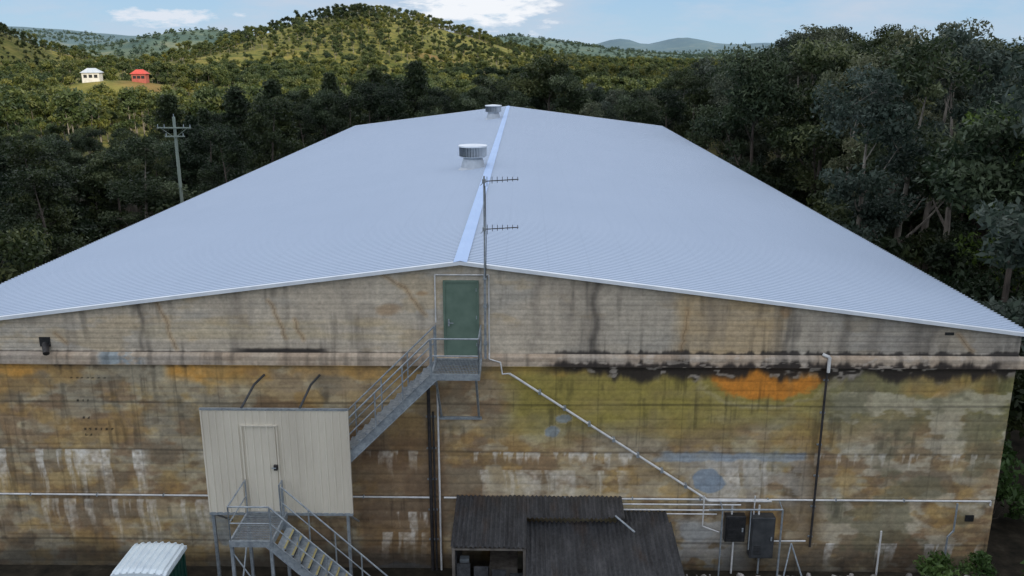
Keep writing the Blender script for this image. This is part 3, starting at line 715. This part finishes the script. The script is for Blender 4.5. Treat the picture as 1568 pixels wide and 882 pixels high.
def make_tree(name,seed,H,cr,base,ncl,nleaf,ls,lm,bark,kind='gum',clr=1.1,trunk_n=8):
    rs=np.random.RandomState(seed); rr=random.Random(seed)
    b=MB(); 
    pts=[]; lean=(rr.uniform(-.06,.06)*H,rr.uniform(-.06,.06)*H)
    for k in range(6):
        t=k/5; pts.append(Vector((lean[0]*t*t+rr.uniform(-.1,.1)*t,lean[1]*t*t+rr.uniform(-.1,.1)*t,-.6+(H*.86+.6)*t)))
    R0=H*.017
    for k in range(5): b.tube(pts[k],pts[k+1],R0*(1-k/5.6),bark,r1=R0*(1-(k+1)/5.6),n=trunk_n,caps=False)
    def trunk_at(z):
        for k in range(5):
            if z<=pts[k+1].z: 
                t=(z-pts[k].z)/(pts[k+1].z-pts[k].z); return pts[k].lerp(pts[k+1],max(0,t)),R0*(1-(k+t)/5.6)
        return pts[-1],R0*.12
    cs=[];rc=[]
    if kind=='gum':
        subs=[]
        for k in range(max(3,ncl//9)):
            a=rr.uniform(0,6.283); rad_=cr*rr.uniform(.25,.72); z=base+(H-base)*rr.uniform(.2,.88)
            lim=math.sin(math.pi*min(1,max(.08,(z-base)/(H-base)*.86+.12)))
            subs.append(Vector((rad_*lim*math.cos(a)+lean[0]*.7,rad_*lim*math.sin(a)+lean[1]*.7,z)))
        subs.append(Vector((lean[0],lean[1],H-clr)))
        for s in subs:
            zt=max(base*.55,s.z-math.hypot(s.x,s.y)*rr.uniform(.9,1.5)-.4); q,rq=trunk_at(zt)
            mid=q.lerp(s,.5)+Vector((0,0,-.25)); b.tube(q,mid,rq*.55,bark,r1=rq*.35,n=6,caps=False); b.tube(mid,s,rq*.35,bark,r1=rq*.12,n=5,caps=False)
            m=max(3,ncl//len(subs))
            for i in range(m):
                d=Vector((rr.gauss(0,1),rr.gauss(0,1),rr.gauss(0,.65))); d=d.normalized()*rr.uniform(.3,1)*cr*.42
                c=s+d; c.z=min(max(c.z,base*.8),H); cs.append(c); rc.append(clr*rr.uniform(.55,1.15))
                if i%2==0: b.tube(s,c,rq*.13+.01,bark,r1=.01,n=4,caps=False)
    else:
        for k in range(ncl):
            t=(k+.5)/ncl; z=base+(H-base)*t; rad_=cr*(1-t)**.75*rr.uniform(.35,1.)+.15; a=k*2.4+rr.uniform(-.4,.4)
            q,rq=trunk_at(z-.3); c=Vector((q.x+rad_*math.cos(a),q.y+rad_*math.sin(a),z)); cs.append(c); rc.append(clr*(1.15-.5*t)*rr.uniform(.7,1.15))
            b.tube(q,c,rq*.3+.01,bark,r1=.01,n=4,caps=False)
    cs=np.array([tuple(c) for c in cs]); rc=np.array(rc); n=len(cs)*nleaf
    ci=np.repeat(np.arange(len(cs)),nleaf)
    d=rs.normal(size=(n,3)); d/=np.linalg.norm(d,axis=1)[:,None]
    rr_=rs.rand(n)**.5*1.05
    P=cs[ci]+d*(rc[ci]*rr_)[:,None]*np.array([1.15,1.15,.72 if kind=='gum' else .45])
    u=rs.normal(size=(n,3)); u[:,2]-=.3; u/=np.linalg.norm(u,axis=1)[:,None]
    v=np.cross(u,rs.normal(size=(n,3))); v/=np.linalg.norm(v,axis=1)[:,None]
    a=ls*(.6+.9*rs.rand(n))[:,None]; bb=a*.42
    Q=np.stack([P+u*a,P+v*bb,P-u*a,P-v*bb],1).reshape(-1,3)
    cb=rs.rand(len(cs)); shade=np.clip(.5+(cb[ci]-.5)*.9+(rs.rand(n)-.5)*.5,0,1)
    nv=len(b.v); verts=b.v+[tuple(x) for x in Q.tolist()]
    Fq=(nv+np.arange(n*4).reshape(-1,4)).tolist()
    me=bpy.data.meshes.new(name); me.from_pydata(verts,[],b.f+[tuple(f) for f in Fq])
    me.materials.append(bark); me.materials.append(lm)
    mi=np.concatenate([np.zeros(len(b.f),np.int32),np.ones(n,np.int32)]); me.polygons.foreach_set('material_index',mi)
    c=np.zeros((len(verts),4),np.float32); c[:,3]=1; c[nv:,0]=np.repeat(shade,4)
    at=me.color_attributes.new('Col','FLOAT_COLOR','POINT'); at.data.foreach_set('color',c.ravel()); me.update()
    return me,H
near_v=[make_tree('gum_a',1,16,5.0,3.2,60,185,.16,LM_euc,M_bark,clr=1.15),
        make_tree('gum_b',2,17,4.6,3.0,68,175,.16,LM_grey,M_bark,clr=1.1),
        make_tree('gum_c',3,15,5.4,2.5,64,185,.17,LM_euc,M_barkd,clr=1.2),
        make_tree('gum_d',4,16,4.2,2.6,58,185,.16,LM_pine,M_barkd,clr=1.2)]
bright_v=make_tree('gum_e',5,15,4.8,2.4,66,190,.16,LM_bright,M_barkd,clr=1.2)
pine_v=make_tree('she_oak',6,14,3.4,1.5,64,110,.22,LM_pine,M_barkd,kind='pine',clr=1.2)
lo_v=[make_tree('wood_a',11,10,3.3,2.0,24,40,.36,LM_hill,M_bark,clr=1.15,trunk_n=5),
      make_tree('wood_b',12,10,2.6,2.8,18,38,.34,LM_hill,M_bark,clr=1.05,trunk_n=5),
      make_tree('wood_c',13,10,3.8,1.2,26,42,.38,LM_hill2,M_barkd,clr=1.2,trunk_n=5)]
far_v=make_tree('wood_far',14,10,7.5,.5,20,26,.9,LM_far_haze,M_barkd,clr=2.0,trunk_n=4)
under_v=make_tree('understorey',15,6,3.2,.4,34,90,.20,LM_pine,M_barkd,clr=1.0,trunk_n=5)

def cam_uv(x,y):   # bearing as seen across the valley
    Yc=y+23.5; xc=(x-1.78)+Yc*.0152; return xc/Yc,Yc
PU=np.array([-300,0,100,200,260,330,400,470,520,560,600,650,700,740,790,840,880,900,960,1010,1040,1080,1130,1170,1230,1300,1400,1500,1568,1900])
PV=np.array([206,206,196,204,190,168,145,128,118,108,118,128,134,116,82,84,112,128,136,138,104,88,92,50,34,34,42,44,56,56])
PT=(PU-784)/1390.; PH=(76-PV)*.00069      # skyline of the surrounding bush: bearing -> elevation tangent
def canopy(x,y):
    k,Yc=cam_uv(x,y); return 15.3+float(np.interp(k,PT,PH))*Yc
rng=random.Random(21)
grid={}
def ok(x,y,d):
    gx,gy=int(x//8),int(y//8)
    for a in (-1,0,1):
        for c in (-1,0,1):
            for (px,py) in grid.get((gx+a,gy+c),()):
                if (px-x)**2+(py-y)**2<d*d: return False
    grid.setdefault((gx,gy),[]).append((x,y)); return True
mass={}
def put(me,H0,x,y,h,name):
    z=float(hgt(x,y)); o=bpy.data.objects.new(name,me); COL.objects.link(o)
    s=h/H0; ws=s*rng.uniform(.9,1.15); 
    if s<.6: ws=s*1.25
    o.location=(x,y,z-.2); o.scale=(ws,ws,s); o.rotation_euler=(0,0,rng.uniform(0,6.28))
def addm(key,x,y,s):
    mass.setdefault(key,[]).append((x,y,float(hgt(x,y))-.3,s,rng.uniform(0,6.28)))
special=[(26.5,20,14.0,'B'),(33,26,15,'B'),(-12,84,14,'P'),(4.5,89,15,'N'),(6.5,84,12.5,'N'),(-22,88,12.5,'P'),(-28,80,12,'P'),(-33,84,11,'P'),(-18,92,13,'P'),(-25,72,10.5,'P'),(-38,76,10.5,'P'),(-31,68,9.5,'P')]
for x,y,h,t in special:
    ok(x,y,0)
    if t=='B': put(*bright_v,x,y,h,'eucalyptus_tree')
    elif t=='P': put(*pine_v,x,y,h,'she_oak_tree')
    else: put(*near_v[2],x,y,h,'eucalyptus_tree')
cnt=0
for _t in range(9000):
    x=rng.uniform(-120,110); y=rng.uniform(-12,135)
    if -20.5<x<20.5 and y<73: continue
    k,Yc=cam_uv(x,y)
    if abs(k)>.72: continue
    if Yc<26 and abs(x)<26: continue
    if abs(x-PX)<3 and 20<y<PY+2: continue
    h=canopy(x,y)+rng.uniform(-2.6,.3)-float(hgt(x,y))
    if x>18: h=min(h,rng.uniform(14,19.5)) 
    else: h=min(h,rng.uniform(8.5,14))
    if h<4: continue
    if not ok(x,y,4.6 if x<15 else 5.2): continue
    pine = (-.40<k<-.10 and y>45 and rng.random()<.5)
    if Yc<78 and cnt<90:
        cnt+=1
        if pine: put(*pine_v,x,y,h,'she_oak_tree')
        else: put(*near_v[rng.choice([0,1,2,1] if x>0 else [0,2,3,3])],x,y,h,'eucalyptus_tree')
    else:
        if pine: addm('pine',x,y,h/14)
        else:
            q=rng.choice([0,1,2,3,1] if x>0 else [0,2,3,3]); addm(q,x,y,h/near_v[q][1])
for _t in range(420):
    sgn=1 if rng.random()<.55 else -1
    x=sgn*rng.uniform(19,60); y=rng.uniform(-8,80)
    if abs(x-PX)<2.5 and y<PY: continue
    addm('under',x,y,rng.uniform(.45,1.0))
rs=np.random.RandomState(5)
def scatter(n,r0,r1,keyf,sf,dens,amax=.74):
    rr_=np.sqrt(rs.rand(n)*(r1**2-r0**2)+r0**2); th=(rs.rand(n)*2-1)*amax
    x=rr_*np.sin(th); y=rr_*np.cos(th)-23.5; d=dens(x,y)
    # clearing about the two houses, opening down the slope towards the site
    t_=(y-315)/(-70.); cxx=-150+t_*32.; d=d*(1-((y<322)&(y>245)&(np.abs(x-cxx)<19)))
    keep=rs.rand(n)<d; x=x[keep];y=y[keep]; z=hgt(x,y)
    for X_,Y_,Z_ in zip(x,y,z): mass.setdefault(keyf(),[]).append((X_,Y_,Z_-.3,sf(),rng.uniform(0,6.28)))
patch=lambda x,y: np.clip(sstep(.38,.50,fbm(x/60+90,y/60+90,301,4))*.6+sstep(.45,.6,fbm(x/18+9,y/18+9,303,3))*.4+.05,0,1)
szf=lambda:.36+.75*rng.random()**1.5
scatter(11000,150,520,lambda:rng.choice(['l0','l1','l2','l2']),szf,lambda x,y:patch(x,y)*(np.hypot(x,y)>140),.68)
scatter(26000,520,1300,lambda:rng.choice(['l0','l1','l2','l1']),szf,patch,.66)
scatter(14000,1300,3600,lambda:'far',lambda:rng.uniform(.45,.9),lambda x,y:sstep(.36,.46,fbm(x/160+90,y/160+90,311,4)),.66)
wl=empty('woodland')
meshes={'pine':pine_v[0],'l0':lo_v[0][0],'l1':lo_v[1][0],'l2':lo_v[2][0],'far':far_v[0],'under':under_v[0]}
for q in range(4): meshes[q]=near_v[q][0]
for key,lst in mass.items():
    A_=np.array(lst); n=len(A_)
    s=A_[:,3]; c=np.cos(A_[:,4])*s*.5*math.sqrt(2); d=np.sin(A_[:,4])*s*.5*math.sqrt(2)
    off=np.stack([np.stack([c,d],-1),np.stack([-d,c],-1),np.stack([-c,-d],-1),np.stack([d,-c],-1)],1)
    V=np.zeros((n,4,3)); V[:,:,:2]=A_[:,None,:2]+off; V[:,:,2]=A_[:,None,2]
    me=bpy.data.meshes.new('scatter'); me.from_pydata(V.reshape(-1,3).tolist(),[],np.arange(4*n).reshape(-1,4).tolist()); me.update()
    so=bpy.data.objects.new('tree_positions_%s'%key,me); COL.objects.link(so); so.parent=wl
    so.instance_type='FACES'; so.use_instance_faces_scale=True; so.show_instancer_for_render=False; so.show_instancer_for_viewport=False
    ch=bpy.data.objects.new('tree_form_%s'%key,meshes[key]); COL.objects.link(ch); ch.parent=so

sh,_h=make_tree('shrub',44,2.4,1.3,.2,22,60,.11,LM_bright,M_barkd,clr=.42)
for (x,y,s) in ((13.2,-2.2,.8),(14.6,-1.6,.65),(15.9,-3.0,1.0),(17.5,-1,1.0),(17.3,3,1.2)):
    o=bpy.data.objects.new('shrub',sh); COL.objects.link(o); o.location=(x,y,0); o.scale=(s,s,s); o.rotation_euler=(0,0,x*3)

M_hw=simple('house_wall',(.5,.48,.44),(.62,.6,.56),1,.8,0,0); M_hr=simple('red_roof',(.42,.045,.03),(.52,.07,.045),1,.6,0,0); M_hs=simple('steel_house_roof',(.35,.40,.45),(.45,.48,.52),1,.5,0,0)
M_hrw=simple('red_brick_wall',(.30,.07,.05),(.38,.11,.08),1,.8,0,0)
def house(x,y,wd,dp,hh,rm,rot=0,lift=0,wm=M_hw):
    e=empty('house'); z=float(hgt(x,y))+lift; e.location=(x,y,z); e.rotation_euler=(0,0,rot)
    b=MB(); b.box(-wd/2,wd/2,-dp/2,dp/2,-2,hh,wm)
    for k in (-.3,0,.3): b.box(wd*k-.6,wd*k+.6,-dp/2-.03,-dp/2-.002,hh*.35,hh*.75,M_black)
    b.obj('walls',e)
    b=MB(); vs=[(-wd/2-.5,-dp/2-.5,hh),(wd/2+.5,-dp/2-.5,hh),(wd/2+.5,dp/2+.5,hh),(-wd/2-.5,dp/2+.5,hh),(-wd/4,0,hh+1.6),(wd/4,0,hh+1.6)]
    b.add(vs,[(0,1,5,4),(1,2,5),(2,3,4,5),(3,0,4),(0,3,2,1)],rm); b.obj('roof',e)
house(HOUSES[0][0],HOUSES[0][1],6,5,2.8,M_hs,.2,.3); house(HOUSES[1][0],HOUSES[1][1],5,4,2.6,M_hr,.1,.3,M_hrw)

scene.view_settings.view_transform='Standard'; scene.view_settings.look='None'; scene.view_settings.exposure=0
